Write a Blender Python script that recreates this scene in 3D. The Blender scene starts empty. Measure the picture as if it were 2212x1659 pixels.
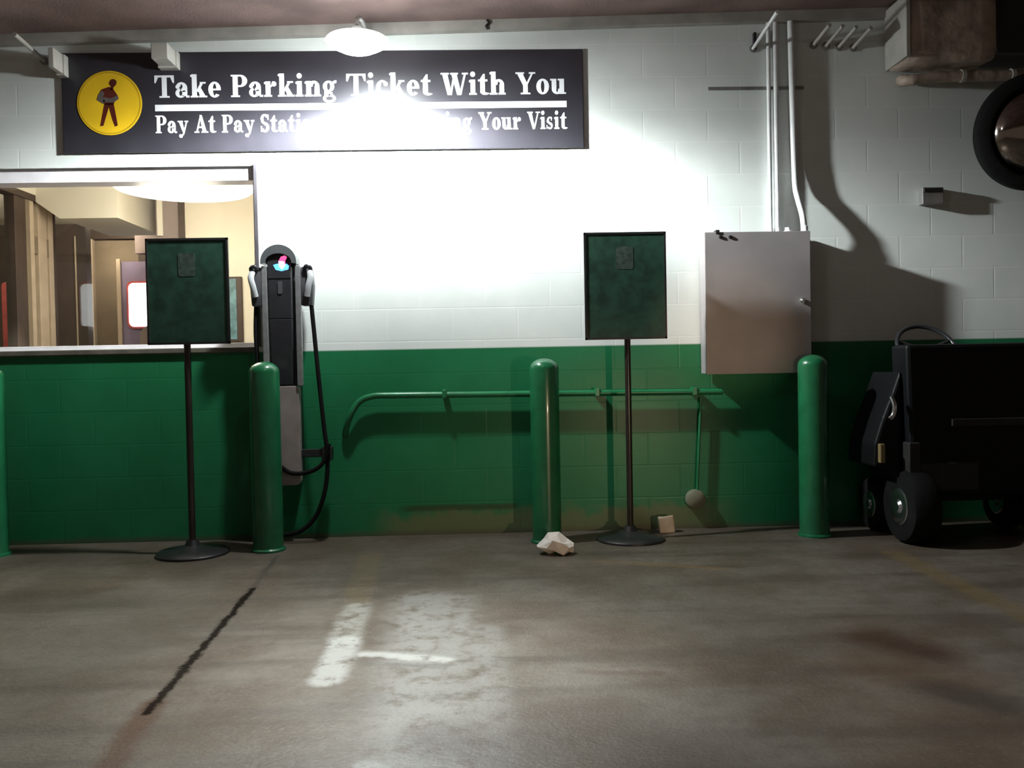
import bpy, bmesh, math, random
from mathutils import Vector, Matrix, Euler

C = bpy.context.scene.collection
SC = bpy.context.scene
W, H, FPX = 2212.0, 1659.0, 1840.0
CAM = Vector((0.0, -5.4, 1.06))

# ------------------------------------------------------------------ camera
YAW, PITCH, ROLL = 1.72, -1.20, 1.10      # degrees: right of the wall's normal, below level, tilt
camd = bpy.data.cameras.new('camera')
camd.sensor_fit = 'HORIZONTAL'; camd.sensor_width = 36.0
camd.lens = 36.0 * FPX / W
camd.clip_start = 0.05; camd.clip_end = 100
cam = bpy.data.objects.new('camera', camd); C.objects.link(cam)
CR = (Matrix.Rotation(math.radians(-YAW), 3, 'Z') @ Matrix.Rotation(math.radians(90 + PITCH), 3, 'X')
      @ Matrix.Rotation(math.radians(-ROLL), 3, 'Z'))
cam.matrix_world = Matrix.Translation(CAM) @ CR.to_4x4()
SC.camera = cam

# ------------------------------------------------------------------ world, view
wd = bpy.data.worlds.new('garage_ambient'); SC.world = wd; wd.use_nodes = True
bg = wd.node_tree.nodes['Background']
bg.inputs[0].default_value = (1.0, 0.80, 0.62, 1); bg.inputs[1].default_value = 0.085
vs = SC.view_settings
SC.display_settings.display_device = 'sRGB'
vs.view_transform = 'Standard'; vs.look = 'None'; vs.gamma = 1; vs.exposure = 0.0; vs.use_curve_mapping = False
SC.cycles.use_denoising = True
SC.cycles.max_bounces = 8

# ------------------------------------------------------------------ picture <-> place
def ray(px, py):
    return CR @ Vector(((px - W / 2) / FPX, -(py - H / 2) / FPX, -1.0))
def P(px, py, p=0.0):
    """point seen at the pixel, on the plane p metres in front of the wall (negative = behind it)"""
    d = ray(px, py); t = (-p - CAM.y) / d.y
    return CAM + d * t
def F(px, py):
    d = ray(px, py); t = -CAM.z / d.z
    return CAM + d * t

# ------------------------------------------------------------------ materials
def nodes(name):
    m = bpy.data.materials.new(name); m.use_nodes = True
    nt = m.node_tree
    return m, nt, nt.nodes['Principled BSDF']
def N(nt, t, **kw):
    n = nt.nodes.new(t)
    for k, v in kw.items():
        if k in n.inputs.keys() if hasattr(n.inputs, 'keys') else False: n.inputs[k].default_value = v
        else: setattr(n, k, v)
    return n
def mth(nt, op, a, b=None, clamp=False):
    n = nt.nodes.new('ShaderNodeMath'); n.operation = op; n.use_clamp = clamp
    for i, v in enumerate((a, b)):
        if v is None: continue
        if isinstance(v, (int, float)): n.inputs[i].default_value = v
        else: nt.links.new(v, n.inputs[i])
    return n.outputs[0]
def mixc(nt, fac, a, b):
    n = nt.nodes.new('ShaderNodeMix'); n.data_type = 'RGBA'
    for i, v in ((0, fac), (6, a), (7, b)):
        if isinstance(v, (int, float)): n.inputs[i].default_value = v
        elif isinstance(v, tuple): n.inputs[i].default_value = (*v, 1)
        else: nt.links.new(v, n.inputs[i])
    return n.outputs[2]
def noise(nt, vec, scale, detail=3, rough=.5):
    n = nt.nodes.new('ShaderNodeTexNoise'); n.inputs['Scale'].default_value = scale
    n.inputs['Detail'].default_value = detail; n.inputs['Roughness'].default_value = rough
    if vec is not None: nt.links.new(vec, n.inputs['Vector'])
    return n.outputs['Fac']
def ramp(nt, v, a, b):
    n = nt.nodes.new('ShaderNodeMapRange'); n.interpolation_type = 'SMOOTHSTEP'
    n.inputs[1].default_value = a; n.inputs[2].default_value = b
    nt.links.new(v, n.inputs[0]); return n.outputs[0]
def mat(name, col, rough=.5, metal=0.0, var=.18, scale=9, bump=0.0, bscale=60, spec=.5, coat=0.0):
    m, nt, b = nodes(name)
    tc = N(nt, 'ShaderNodeTexCoord').outputs['Object']
    f = noise(nt, tc, scale, 4)
    lo = tuple(c * (1 - var) for c in col); hi = tuple(min(1, c * (1 + var)) for c in col)
    nt.links.new(mixc(nt, ramp(nt, f, .3, .7), lo, hi), b.inputs['Base Color'])
    b.inputs['Roughness'].default_value = rough; b.inputs['Metallic'].default_value = metal
    b.inputs['Specular IOR Level'].default_value = spec
    b.inputs['Coat Weight'].default_value = coat; b.inputs['Coat Roughness'].default_value = .08
    if bump:
        bn = N(nt, 'ShaderNodeBump'); bn.inputs['Strength'].default_value = bump; bn.inputs['Distance'].default_value = .01
        nt.links.new(noise(nt, tc, bscale, 3), bn.inputs['Height']); nt.links.new(bn.outputs[0], b.inputs['Normal'])
    return m
def emit(name, col, strength):
    m, nt, b = nodes(name)
    tc = N(nt, 'ShaderNodeTexCoord').outputs['Object']
    f = noise(nt, tc, 3, 1)
    nt.links.new(mixc(nt, f, tuple(c * .95 for c in col), col), b.inputs['Emission Color'])
    b.inputs['Base Color'].default_value = (*col, 1); b.inputs['Emission Strength'].default_value = strength
    return m
def glass(name, tint=(.96, .98, .97), refl=.06):
    m, nt, b = nodes(name)
    nt.nodes.remove(b)
    tr = N(nt, 'ShaderNodeBsdfTransparent'); tr.inputs[0].default_value = (*tint, 1)
    gl = N(nt, 'ShaderNodeBsdfGlossy'); gl.inputs['Roughness'].default_value = .03
    mx = N(nt, 'ShaderNodeMixShader'); mx.inputs[0].default_value = refl
    nt.links.new(tr.outputs[0], mx.inputs[1]); nt.links.new(gl.outputs[0], mx.inputs[2])
    nt.links.new(mx.outputs[0], nt.nodes['Material Output'].inputs[0])
    return m

def seg_dist(nt, x, y, a, b):
    """distance on the floor from segment a-b (node sockets x, y)"""
    dx, dy = b[0] - a[0], b[1] - a[1]; L2 = dx * dx + dy * dy
    px = mth(nt, 'SUBTRACT', x, a[0]); py = mth(nt, 'SUBTRACT', y, a[1])
    t = mth(nt, 'DIVIDE', mth(nt, 'ADD', mth(nt, 'MULTIPLY', px, dx), mth(nt, 'MULTIPLY', py, dy)), L2, clamp=True)
    ex = mth(nt, 'SUBTRACT', px, mth(nt, 'MULTIPLY', t, dx)); ey = mth(nt, 'SUBTRACT', py, mth(nt, 'MULTIPLY', t, dy))
    return mth(nt, 'SQRT', mth(nt, 'ADD', mth(nt, 'MULTIPLY', ex, ex), mth(nt, 'MULTIPLY', ey, ey)))

def floor_material():
    m, nt, b = nodes('stained_concrete')
    tc = N(nt, 'ShaderNodeTexCoord').outputs['Object']
    sp = N(nt, 'ShaderNodeSeparateXYZ'); nt.links.new(tc, sp.inputs[0])
    x0, y0 = sp.outputs[0], sp.outputs[1]
    # slightly ragged coordinates for everything drawn on the slab
    wob = mth(nt, 'MULTIPLY', mth(nt, 'SUBTRACT', noise(nt, tc, 11, 5, .8), .5), .075)
    x = mth(nt, 'ADD', x0, wob); y = mth(nt, 'ADD', y0, wob)
    n1 = noise(nt, tc, 1.5, 6, .68); n2 = noise(nt, tc, 16, 4, .65); n3 = noise(nt, tc, 70, 2)
    mp = N(nt, 'ShaderNodeMapping'); mp.inputs['Scale'].default_value = (7.0, .45, 1); nt.links.new(tc, mp.inputs[0])
    st = noise(nt, mp.outputs[0], 1.6, 3, .55)
    mp2 = N(nt, 'ShaderNodeMapping'); mp2.inputs['Scale'].default_value = (.35, 3.2, 1); nt.links.new(tc, mp2.inputs[0])
    st2 = noise(nt, mp2.outputs[0], 1.8, 3, .55)
    col = mixc(nt, ramp(nt, n1, .32, .68), (.092, .066, .044), (.170, .147, .122))
    col = mixc(nt, mth(nt, 'MULTIPLY', ramp(nt, n2, .45, .75), .45), col, (.085, .066, .050))
    col = mixc(nt, mth(nt, 'MULTIPLY', ramp(nt, n3, .5, .8), .35), col, (.24, .22, .195))
    col = mixc(nt, mth(nt, 'MULTIPLY', ramp(nt, st2, .46, .68), .6), col, (.070, .054, .040))
    lastf = [None]
    def line(a, bb, w, soft, colr, strength, wear=.0):
        nonlocal col
        d = seg_dist(nt, x, y, a, bb)
        f = mth(nt, 'SUBTRACT', 1.0, ramp(nt, d, w, w + soft))
        lastf[0] = f
        if wear: f = mth(nt, 'MULTIPLY', f, ramp(nt, noise(nt, tc, 11, 5, .7), wear - .12, wear + .1))
        col = mixc(nt, mth(nt, 'MULTIPLY', f, strength), col, colr)
    g = lambda px, py: tuple(F(px, py)[:2])
    # slab darkens smoothly towards the wall
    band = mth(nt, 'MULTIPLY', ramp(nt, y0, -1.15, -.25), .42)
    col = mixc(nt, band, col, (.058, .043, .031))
    # pale ragged streaks running out from the wall
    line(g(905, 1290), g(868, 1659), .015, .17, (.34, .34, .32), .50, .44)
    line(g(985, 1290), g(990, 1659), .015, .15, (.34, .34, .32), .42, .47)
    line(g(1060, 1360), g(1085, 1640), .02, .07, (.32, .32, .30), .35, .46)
    # stall lines, faded
    line(g(800, 1200), g(770, 1300), .05, .03, (.20, .15, .06), .30, .42)
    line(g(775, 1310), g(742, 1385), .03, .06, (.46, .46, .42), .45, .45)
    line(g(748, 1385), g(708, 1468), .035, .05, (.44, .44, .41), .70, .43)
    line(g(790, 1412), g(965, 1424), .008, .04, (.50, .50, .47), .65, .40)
    line(g(790, 1432), g(955, 1440), .006, .03, (.10, .09, .08), .45)
    line(g(1290, 1212), g(1560, 1228), .012, .04, (.20, .13, .055), .55, .40)
    line(g(1930, 1195), g(2330, 1385), .035, .05, (.17, .115, .045), .55, .40)
    line(g(790, 1655), g(840, 1670), .02, .03, (.34, .34, .32), .6, .42)
    line(g(1260, 1452), g(1420, 1455), .004, .03, (.09, .06, .045), .6)
    # oil and rust stains
    line(g(1890, 1380), g(2010, 1412), .01, .20, (.050, .022, .011), .85)
    line(g(1900, 1440), g(2060, 1470), .01, .22, (.10, .052, .026), .5)
    line(g(2030, 1490), g(2150, 1520), .02, .14, (.045, .034, .027), .7)
    line(g(1230, 1560), g(1420, 1640), .05, .30, (.055, .034, .022), .55)
    line(g(960, 1600), g(1100, 1640), .03, .20, (.055, .038, .03), .6)
    line(g(40, 1290), g(260, 1300), .02, .25, (.04, .032, .025), .5)
    # the crack, dark above and rusty towards the viewer
    line(g(330, 1520), g(205, 1700), .018, .05, (.075, .034, .015), .85)
    line(g(600, 1200), g(545, 1272), .004, .02, (.03, .026, .022), .6)
    line(g(545, 1272), g(318, 1540), .009, .018, (.014, .011, .009), .92); crack = lastf[0]
    nt.links.new(col, b.inputs['Base Color'])
    r = mth(nt, 'ADD', .34, mth(nt, 'MULTIPLY', n2, .30)); nt.links.new(r, b.inputs['Roughness'])
    nt.links.new(mth(nt, 'MULTIPLY', mth(nt, 'SUBTRACT', 1.0, crack), .34), b.inputs['Specular IOR Level'])
    bn = N(nt, 'ShaderNodeBump'); bn.inputs['Strength'].default_value = .30; bn.inputs['Distance'].default_value = .01
    nt.links.new(mth(nt, 'ADD', n2, mth(nt, 'MULTIPLY', n3, .5)), bn.inputs['Height']); nt.links.new(bn.outputs[0], b.inputs['Normal'])
    return m

ZG = P(900, 754).z                        # height where the green paint ends
def wall_material():
    m, nt, b = nodes('painted_block_wall')
    tc = N(nt, 'ShaderNodeTexCoord').outputs['Object']
    sp = N(nt, 'ShaderNodeSeparateXYZ'); nt.links.new(tc, sp.inputs[0])
    xz = N(nt, 'ShaderNodeCombineXYZ'); nt.links.new(sp.outputs[0], xz.inputs[0]); nt.links.new(sp.outputs[2], xz.inputs[1])
    br = N(nt, 'ShaderNodeTexBrick'); br.offset = .5
    br.inputs['Scale'].default_value = 1; br.inputs['Brick Width'].default_value = .41; br.inputs['Row Height'].default_value = .205
    br.inputs['Mortar Size'].default_value = .006; br.inputs['Mortar Smooth'].default_value = .6
    br.inputs['Color1'].default_value = (0, 0, 0, 1); br.inputs['Color2'].default_value = (0, 0, 0, 1); br.inputs['Mortar'].default_value = (1, 1, 1, 1)
    nt.links.new(xz.outputs[0], br.inputs['Vector'])
    mort = br.outputs['Fac']
    n1 = noise(nt, tc, 2.2, 4, .6); n2 = noise(nt, tc, 40, 3)
    white = mixc(nt, ramp(nt, n1, .3, .7), (.70, .74, .72), (.78, .80, .79))
    white = mixc(nt, mth(nt, 'MULTIPLY', mort, .22), white, (.90, .92, .91))
    green = mixc(nt, ramp(nt, n1, .3, .7), (.014, .150, .058), (.018, .178, .074))
    green = mixc(nt, mth(nt, 'MULTIPLY', ramp(nt, n2, .55, .8), .3), green, (.014, .105, .042))
    x, z = sp.outputs[0], sp.outputs[2]
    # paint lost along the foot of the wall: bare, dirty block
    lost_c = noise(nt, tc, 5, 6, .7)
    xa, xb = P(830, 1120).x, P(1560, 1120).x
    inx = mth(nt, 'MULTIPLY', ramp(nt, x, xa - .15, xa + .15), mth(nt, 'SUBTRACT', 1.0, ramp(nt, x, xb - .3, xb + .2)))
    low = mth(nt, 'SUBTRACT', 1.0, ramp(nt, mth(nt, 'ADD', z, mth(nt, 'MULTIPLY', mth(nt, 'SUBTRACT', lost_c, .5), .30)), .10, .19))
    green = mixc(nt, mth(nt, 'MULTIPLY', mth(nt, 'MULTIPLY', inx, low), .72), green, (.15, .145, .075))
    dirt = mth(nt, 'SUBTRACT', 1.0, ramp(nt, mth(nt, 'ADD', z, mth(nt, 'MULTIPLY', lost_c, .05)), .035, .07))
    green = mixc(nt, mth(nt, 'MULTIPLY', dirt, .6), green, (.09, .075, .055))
    sa, sb_ = P(870, 1092).x, P(1112, 1092).x  # dark strip above the band: shade under a ledge, painted into the green
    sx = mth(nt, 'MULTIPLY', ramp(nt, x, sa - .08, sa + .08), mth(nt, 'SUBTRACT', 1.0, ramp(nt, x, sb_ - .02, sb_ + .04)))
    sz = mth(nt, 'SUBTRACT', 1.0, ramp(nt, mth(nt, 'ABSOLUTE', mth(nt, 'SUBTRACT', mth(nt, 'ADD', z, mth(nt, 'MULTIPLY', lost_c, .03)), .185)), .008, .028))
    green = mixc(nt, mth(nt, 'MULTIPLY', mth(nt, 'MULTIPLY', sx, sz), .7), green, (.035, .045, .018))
    up = ramp(nt, z, ZG - .006, ZG + .006)
    nt.links.new(mixc(nt, up, green, white), b.inputs['Base Color'])
    r = mth(nt, 'ADD', .33, mth(nt, 'MULTIPLY', up, .25)); nt.links.new(r, b.inputs['Roughness'])
    b.inputs['Specular IOR Level'].default_value = .28
    bn = N(nt, 'ShaderNodeBump'); bn.inputs['Strength'].default_value = .16; bn.inputs['Distance'].default_value = .004
    nt.links.new(mth(nt, 'ADD', mth(nt, 'MULTIPLY', n2, .4), mth(nt, 'MULTIPLY', mort, -.8)), bn.inputs['Height'])
    nt.links.new(bn.outputs[0], b.inputs['Normal'])
    return m

M = dict(
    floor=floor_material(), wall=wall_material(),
    ceil=mat('brown_stained_slab', (.23, .155, .14), .85, var=.22, scale=3, bump=.3),
    ledger=mat('grey_ledger_paint', (.40, .38, .35), .7, var=.15, scale=6),
    green=mat('glossy_green_enamel', (.012, .125, .050), .25, var=.12, coat=.3),
    green_rail=mat('green_pipe_paint', (.018, .165, .065), .28, var=.12),
    sign_green=mat('dark_green_sign_face', (.016, .052, .034), .45, var=.35, scale=14),
    sign_mark=mat('pale_sign_print', (.040, .062, .050), .5, var=.4, scale=30),
    black_sign=mat('charcoal_sign_vinyl', (.030, .028, .036), .36, var=.12, scale=4, spec=.6),
    white_let=mat('white_sign_vinyl', (.82, .82, .86), .30, var=.05),
    yellow=mat('yellow_sign_vinyl', (.80, .50, .02), .28, var=.10, scale=3),
    yellow_rim=mat('dark_yellow_rim', (.52, .32, .015), .3, var=.1),
    maroon=mat('dark_red_brown_print', (.085, .014, .008), .4, var=.1),
    grey_print=mat('grey_print', (.10, .085, .08), .4, var=.1),
    black=mat('black_metal', (.018, .017, .018), .38, var=.2),
    pole=mat('black_pole_enamel', (.022, .017, .014), .22, var=.2),
    rubber=mat('black_rubber', (.007, .007, .007), .75, var=.25, bump=.2, spec=.15),
    plastic=mat('charcoal_plastic', (.022, .022, .026), .35, var=.15),
    alu=mat('brushed_aluminium', (.40, .40, .42), .42, .75, var=.1, scale=30),
    grey_cap=mat('grey_plastic_cap', (.075, .080, .085), .25, var=.1, coat=.3),
    holster=mat('grey_holster_plastic', (.06, .06, .065), .35, var=.15),
    connector=mat('light_grey_connector', (.42, .43, .45), .35, var=.1),
    pinkgrey=mat('worn_grey_panel', (.30, .25, .235), .45, var=.12),
    cabinet=mat('grey_cabinet_enamel', (.28, .255, .26), .42, var=.10, scale=3),
    galv=mat('white_painted_conduit', (.74, .75, .76), .35, var=.06),
    steel=mat('dull_steel', (.26, .25, .24), .5, .5, var=.2),
    chrome=mat('chrome', (.7, .7, .72), .25, 1.0, var=.05),
    foil=mat('foil_duct_wrap', (.42, .33, .27), .6, .1, var=.3, scale=7, bump=.8, bscale=11),
    mirror=mat('convex_mirror_face', (.42, .38, .35), .10, 1.0, var=.05),
    cart=mat('black_cart_shell', (.005, .005, .006), .5, var=.2, spec=.2),
    cart_grey=mat('dark_grey_cart_trim', (.025, .025, .024), .5, var=.2, spec=.3),
    amber=mat('amber_reflector', (.20, .15, .07), .25, var=.1),
    paper=mat('crumpled_white_paper', (.70, .64, .60), .7, var=.08),
    tan=mat('tan_card', (.60, .50, .38), .7, var=.1),
    pale=mat('pale_grey_cover', (.17, .175, .12), .6, var=.2),
    bare=mat('weathered_curb', (.17, .17, .075), .7, var=.35, scale=8, bump=.3),
    lamp_house=mat('white_lamp_housing', (.60, .60, .58), .4, var=.06),
    lens=emit('glowing_lamp_lens', (.93, 1.0, 1.0), 15),
    drum=emit('glowing_drum_diffuser', (1.0, .95, .86), 5.0),
    day=emit('bright_window_light', (.95, .96, 1.0), 3.2),
    glow=emit('lit_display', (1, 1, 1), 1),
    pink=emit('pink_display_glow', (1.0, .10, .30), 1.6),
    blue=emit('blue_display_glow', (.10, .38, .95), 1.3),
    pinkw=emit('pale_pink_display_glow', (1.0, .70, .85), 1.2),
    cream=mat('cream_plaster', (.84, .75, .61), .8, var=.05, scale=2),
    creamlit=mat('lit_cream_plaster', (.86, .80, .68), .8, var=.04, scale=2),  # the cream again, paler: lamplight put into the colour
    brown=mat('dark_brown_panelling', (.070, .045, .034), .6, var=.18, scale=5),
    midbrown=mat('mid_brown_wall', (.27, .21, .145), .7, var=.10, scale=3),
    taupe=mat('taupe_wall', (.32, .25, .235), .7, var=.1, scale=4),
    lilac=mat('lilac_wall', (.27, .22, .33), .7, var=.15, scale=4),
    beige=mat('beige_trim', (.60, .48, .36), .6, var=.08),
    red=mat('red_fabric', (.60, .10, .09), .7, var=.2),
    teal=mat('teal_print', (.14, .26, .29), .4, var=.35, scale=16),
    frame_white=mat('pale_window_frame', (.78, .74, .78), .45, var=.06),
    jamb_shade=mat('jamb_gap_shade', (.06, .055, .065), .5, var=.2),
    sill=mat('weathered_sill', (.12, .105, .085), .6, var=.25, scale=8),
    carpet=mat('brown_carpet', (.12, .085, .06), .95, var=.25, scale=40),
    pane=glass('clear_glass'),
)

# ------------------------------------------------------------------ mesh tools
class MB:
    def __init__(s): s.v = []; s.f = []
    def add(s, vs, fs):
        o = len(s.v); s.v += [Vector(v) for v in vs]; s.f += [[i + o for i in f] for f in fs]; return s
    def box(s, a, b):
        (x0, x1), (y0, y1), (z0, z1) = [sorted(t) for t in zip(a, b)]
        return s.hexa([(x0, y0, z0), (x1, y0, z0), (x1, y1, z0), (x0, y1, z0)], [(x0, y0, z1), (x1, y0, z1), (x1, y1, z1), (x0, y1, z1)])
    def hexa(s, lo, hi):
        return s.add(list(lo) + list(hi), [(3, 2, 1, 0), (4, 5, 6, 7), (0, 1, 5, 4), (1, 2, 6, 5), (2, 3, 7, 6), (3, 0, 4, 7)])
    def tube(s, pts, r, n=14, caps=True):
        pts = [Vector(p) for p in pts]; rs = r if isinstance(r, (list, tuple)) else [r] * len(pts)
        up = None; rings = []
        for i, p in enumerate(pts):
            t = (pts[min(i + 1, len(pts) - 1)] - pts[max(i - 1, 0)]).normalized()
            if up is None:
                up = Vector((0, 0, 1)) if abs(t.z) < .9 else Vector((1, 0, 0))
            u = (up - t * up.dot(t)).normalized(); w = t.cross(u); up = u
            rings.append([p + (u * math.cos(a) + w * math.sin(a)) * rs[i] for a in [2 * math.pi * k / n for k in range(n)]])
        o = len(s.v)
        for rg in rings: s.v += rg
        for i in range(len(rings) - 1):
            for k in range(n):
                k2 = (k + 1) % n
                s.f.append([o + i * n + k, o + i * n + k2, o + (i + 1) * n + k2, o + (i + 1) * n + k])
        if caps:
            s.f.append([o + k for k in range(n)][::-1]); s.f.append([o + (len(rings) - 1) * n + k for k in range(n)])
        return s
    def lathe(s, prof, c, axis=(0, 0, 1), n=32):
        """prof: (radius, height along axis)"""
        ax = Vector(axis).normalized(); q = Vector((0, 0, 1)).rotation_difference(ax); c = Vector(c)
        o = len(s.v); idx = []
        for r, h in prof:
            if r < 1e-6: idx.append([len(s.v)]); s.v.append(c + q @ Vector((0, 0, h)))
            else:
                idx.append(list(range(len(s.v), len(s.v) + n)))
                s.v += [c + q @ Vector((r * math.cos(2 * math.pi * k / n), r * math.sin(2 * math.pi * k / n), h)) for k in range(n)]
        for a, b in zip(idx, idx[1:]):
            for k in range(n):
                k2 = (k + 1) % n
                if len(a) == 1 and len(b) == 1: continue
                if len(a) == 1: s.f.append([a[0], b[k2], b[k]][::-1])
                elif len(b) == 1: s.f.append([a[k], a[k2], b[0]])
                else: s.f.append([a[k], a[k2], b[k2], b[k]])
        for e, rev in ((idx[0], True), (idx[-1], False)):
            if len(e) > 1: s.f.append(e[::-1] if rev else list(e))
        return s
    def prism(s, poly, o, u, v, w):
        """2-D outline extruded: o + x*u + y*v, thickness vector w"""
        o, u, v, w = map(Vector, (o, u, v, w)); n = len(poly)
        a = [o + u * p[0] + v * p[1] for p in poly]
        return s.add(a + [p + w for p in a], [list(range(n)), list(range(n, 2 * n))[::-1]] + [[i, i + n, (i + 1) % n + n, (i + 1) % n] for i in range(n)])
    def build(s, name, m, parent=None, bevel=0, smooth=False, origin=None, seg=2):
        org = ORG[parent.name] if parent is not None else Vector(origin if origin is not None else (0, 0, 0))
        me = bpy.data.meshes.new(name); bm = bmesh.new()
        vv = [bm.verts.new(p - org) for p in s.v]
        for f in s.f:
            try: bm.faces.new([vv[i] for i in f])
            except ValueError: pass
        bmesh.ops.recalc_face_normals(bm, faces=bm.faces[:])
        if bevel:
            bmesh.ops.bevel(bm, geom=bm.edges[:], offset=bevel, segments=seg, affect='EDGES', profile=.5, clamp_overlap=True)
        for f in bm.faces: f.smooth = bool(smooth)
        bm.to_mesh(me); bm.free()
        me.materials.append(m)
        if smooth and smooth != 'all':
            try: me.set_sharp_from_angle(angle=math.radians(38))
            except Exception: pass
        o = bpy.data.objects.new(name, me); C.objects.link(o)
        if parent is not None: o.parent = parent
        else: o.location = org
        ORG[o.name] = org
        return o
ORG = {}
def tag(o, label=None, cat=None, group=None, kind=None):
    for k, v in (('label', label), ('category', cat), ('group', group), ('kind', kind)):
        if v: o[k] = v
    return o
def thing(name, loc, label, cat, group=None):
    o = bpy.data.objects.new(name, None); o.empty_display_size = .1; C.objects.link(o); o.location = loc
    ORG[o.name] = Vector(loc)
    return tag(o, label, cat, group)
def struct(o): o['kind'] = 'structure'; return o
def bez(pts, n=8):
    """smooth polyline through the points (Catmull-Rom)"""
    pts = [Vector(p) for p in pts]; q = [pts[0]] + pts + [pts[-1]]; out = []
    for i in range(1, len(q) - 2):
        for k in range(n):
            t = k / n
            out.append(.5 * ((2 * q[i]) + (q[i + 1] - q[i - 1]) * t + (2 * q[i - 1] - 5 * q[i] + 4 * q[i + 1] - q[i + 2]) * t * t + (3 * q[i] - q[i - 1] - 3 * q[i + 1] + q[i + 2]) * t ** 3))
    out.append(pts[-1]); return out

# ------------------------------------------------------------------ lamps
def photometric(light, table, strength):
    """light distribution by angle from straight down, like an IES table"""
    light.use_nodes = True; nt = light.node_tree
    em = nt.nodes['Emission']
    g = N(nt, 'ShaderNodeTexCoord'); sp = N(nt, 'ShaderNodeSeparateXYZ'); nt.links.new(g.outputs['Normal'], sp.inputs[0])
    ang = mth(nt, 'MULTIPLY', mth(nt, 'ARCCOSINE', mth(nt, 'MULTIPLY', sp.outputs[2], -1.0)), 1 / math.pi)
    cr = N(nt, 'ShaderNodeValToRGB'); e = cr.color_ramp.elements
    table = sorted(table)
    e[0].position = table[0][0] / 180; e[1].position = table[-1][0] / 180
    e[0].color = (table[0][1],) * 3 + (1,); e[1].color = (table[-1][1],) * 3 + (1,)
    for a, v in table[1:-1]:
        k = e.new(a / 180); k.color = (v, v, v, 1)
    nt.links.new(ang, cr.inputs[0])
    nt.links.new(mth(nt, 'MULTIPLY', cr.outputs[0], strength), em.inputs['Strength'])

def ceiling_lamp(c, label, group, stem_top, wall_arm=None):
    c = Vector(c)
    t = thing('garage_lamp', c, label, 'lamp', group)
    MB().lathe([(.016, .085), (.03, .082), (.048, .060), (.055, .045), (.055, .036), (.0, .036)], c, n=40).build('housing', M['lamp_house'], t, smooth=True)
    MB().lathe([(.0, -.066), (.045, -.060), (.10, -.040), (.15, -.014), (.176, .004), (.168, .014), (.11, .030), (.06, .038), (.0, .038)], c, n=40).build('lens', M['lens'], t, smooth=True)
    if wall_arm is None:
        MB().tube([c + Vector((0, 0, .08)), Vector((c.x, c.y, stem_top))], .014).build('stem', M['steel'], t, smooth=True)
    else:
        MB().tube(bez([c + Vector((0, 0, .08)), c + Vector((0, .04, .15)), c + Vector((0, .25, .21)), Vector(wall_arm)]), .012).build('stem', M['steel'], t, smooth=True)
    return t

# ceiling lamp in view, on the wall side
LP = P(772, 92, .62)
lamp1 = ceiling_lamp(LP, 'glowing round garage lamp hanging in front of the black wall sign', 'garage lamps', 0, wall_arm=(LP.x, -.002, LP.z + .22))
ld = bpy.data.lights.new('lamp_light', 'POINT'); ld.energy = 1.0; ld.color = (.93, 1.0, .985); ld.shadow_soft_size = .05
ld.specular_factor = 1.0
photometric(ld, [(0, .10), (20, .13), (35, .22), (47, .34), (58, .46), (65, .85), (71, 1.08), (76, .95), (81, .50), (86, .24), (93, .12), (105, .03), (180, .0)], 1050.0)
lo = bpy.data.objects.new('lamp_light', ld); C.objects.link(lo); lo.location = (0, 0, -.12); lo.parent = lamp1

# second lamp of the same kind, out over the driving lane
a_, b_ = P(-500, 96), P(2600, 2)
a0z = lambda x: a_.z + (x - a_.x) * (b_.z - a_.z) / (b_.x - a_.x)
L2 = Vector((-.30, -2.35, 3.02))
lamp2 = ceiling_lamp(L2, 'round garage lamp over the driving lane away from the wall', 'garage lamps', a0z(L2.x) - .004)
l2 = bpy.data.lights.new('lane_lamp_light', 'SPOT'); l2.energy = 490; l2.color = (.95, 1.0, 1.0); l2.shadow_soft_size = .16
l2.spot_size = math.radians(47); l2.spot_blend = 1.0
o2 = bpy.data.objects.new('lane_lamp_light', l2); C.objects.link(o2); o2.location = (0, 0, -.10); o2.parent = lamp2

# low beam of a car waiting behind the viewpoint, plus an added cabinet fill
def headlight_or_fill(loc, target, energy, size):
    d = bpy.data.lights.new('beam_or_fill', 'SPOT'); d.energy = energy; d.color = (1.0, .72, .46)
    d.spot_size = math.radians(size); d.spot_blend = 1.0; d.shadow_soft_size = .04
    o = bpy.data.objects.new('beam_or_fill', d); C.objects.link(o); o.location = loc
    o.rotation_euler = (Vector(target) - Vector(loc)).to_track_quat('-Z', 'Y').to_euler()
headlight_or_fill((2.35, -6.6, .66), (.40, 0, .12), 260, 24)
headlight_or_fill((.75, -6.6, .66), (1.50, 0, 1.27), 470, 10)  # added fill, aimed up to warm the cabinet face

# ------------------------------------------------------------------ the setting
XJ = P(554, 560).x                        # right edge of the window opening
ZS, ZH = P(280, 754).z, P(280, 361).z
XL = -5.0; XR = 6.0; ZT = 3.42; TH = .20
struct(MB().box((-7, -11, -.12), (XR + 1, TH, 0)).build('floor', M['floor']))
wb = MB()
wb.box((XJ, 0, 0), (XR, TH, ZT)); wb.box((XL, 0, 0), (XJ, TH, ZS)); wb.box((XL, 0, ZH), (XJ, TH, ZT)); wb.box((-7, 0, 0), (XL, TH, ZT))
struct(wb.build('wall_back', M['wall']))
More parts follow.
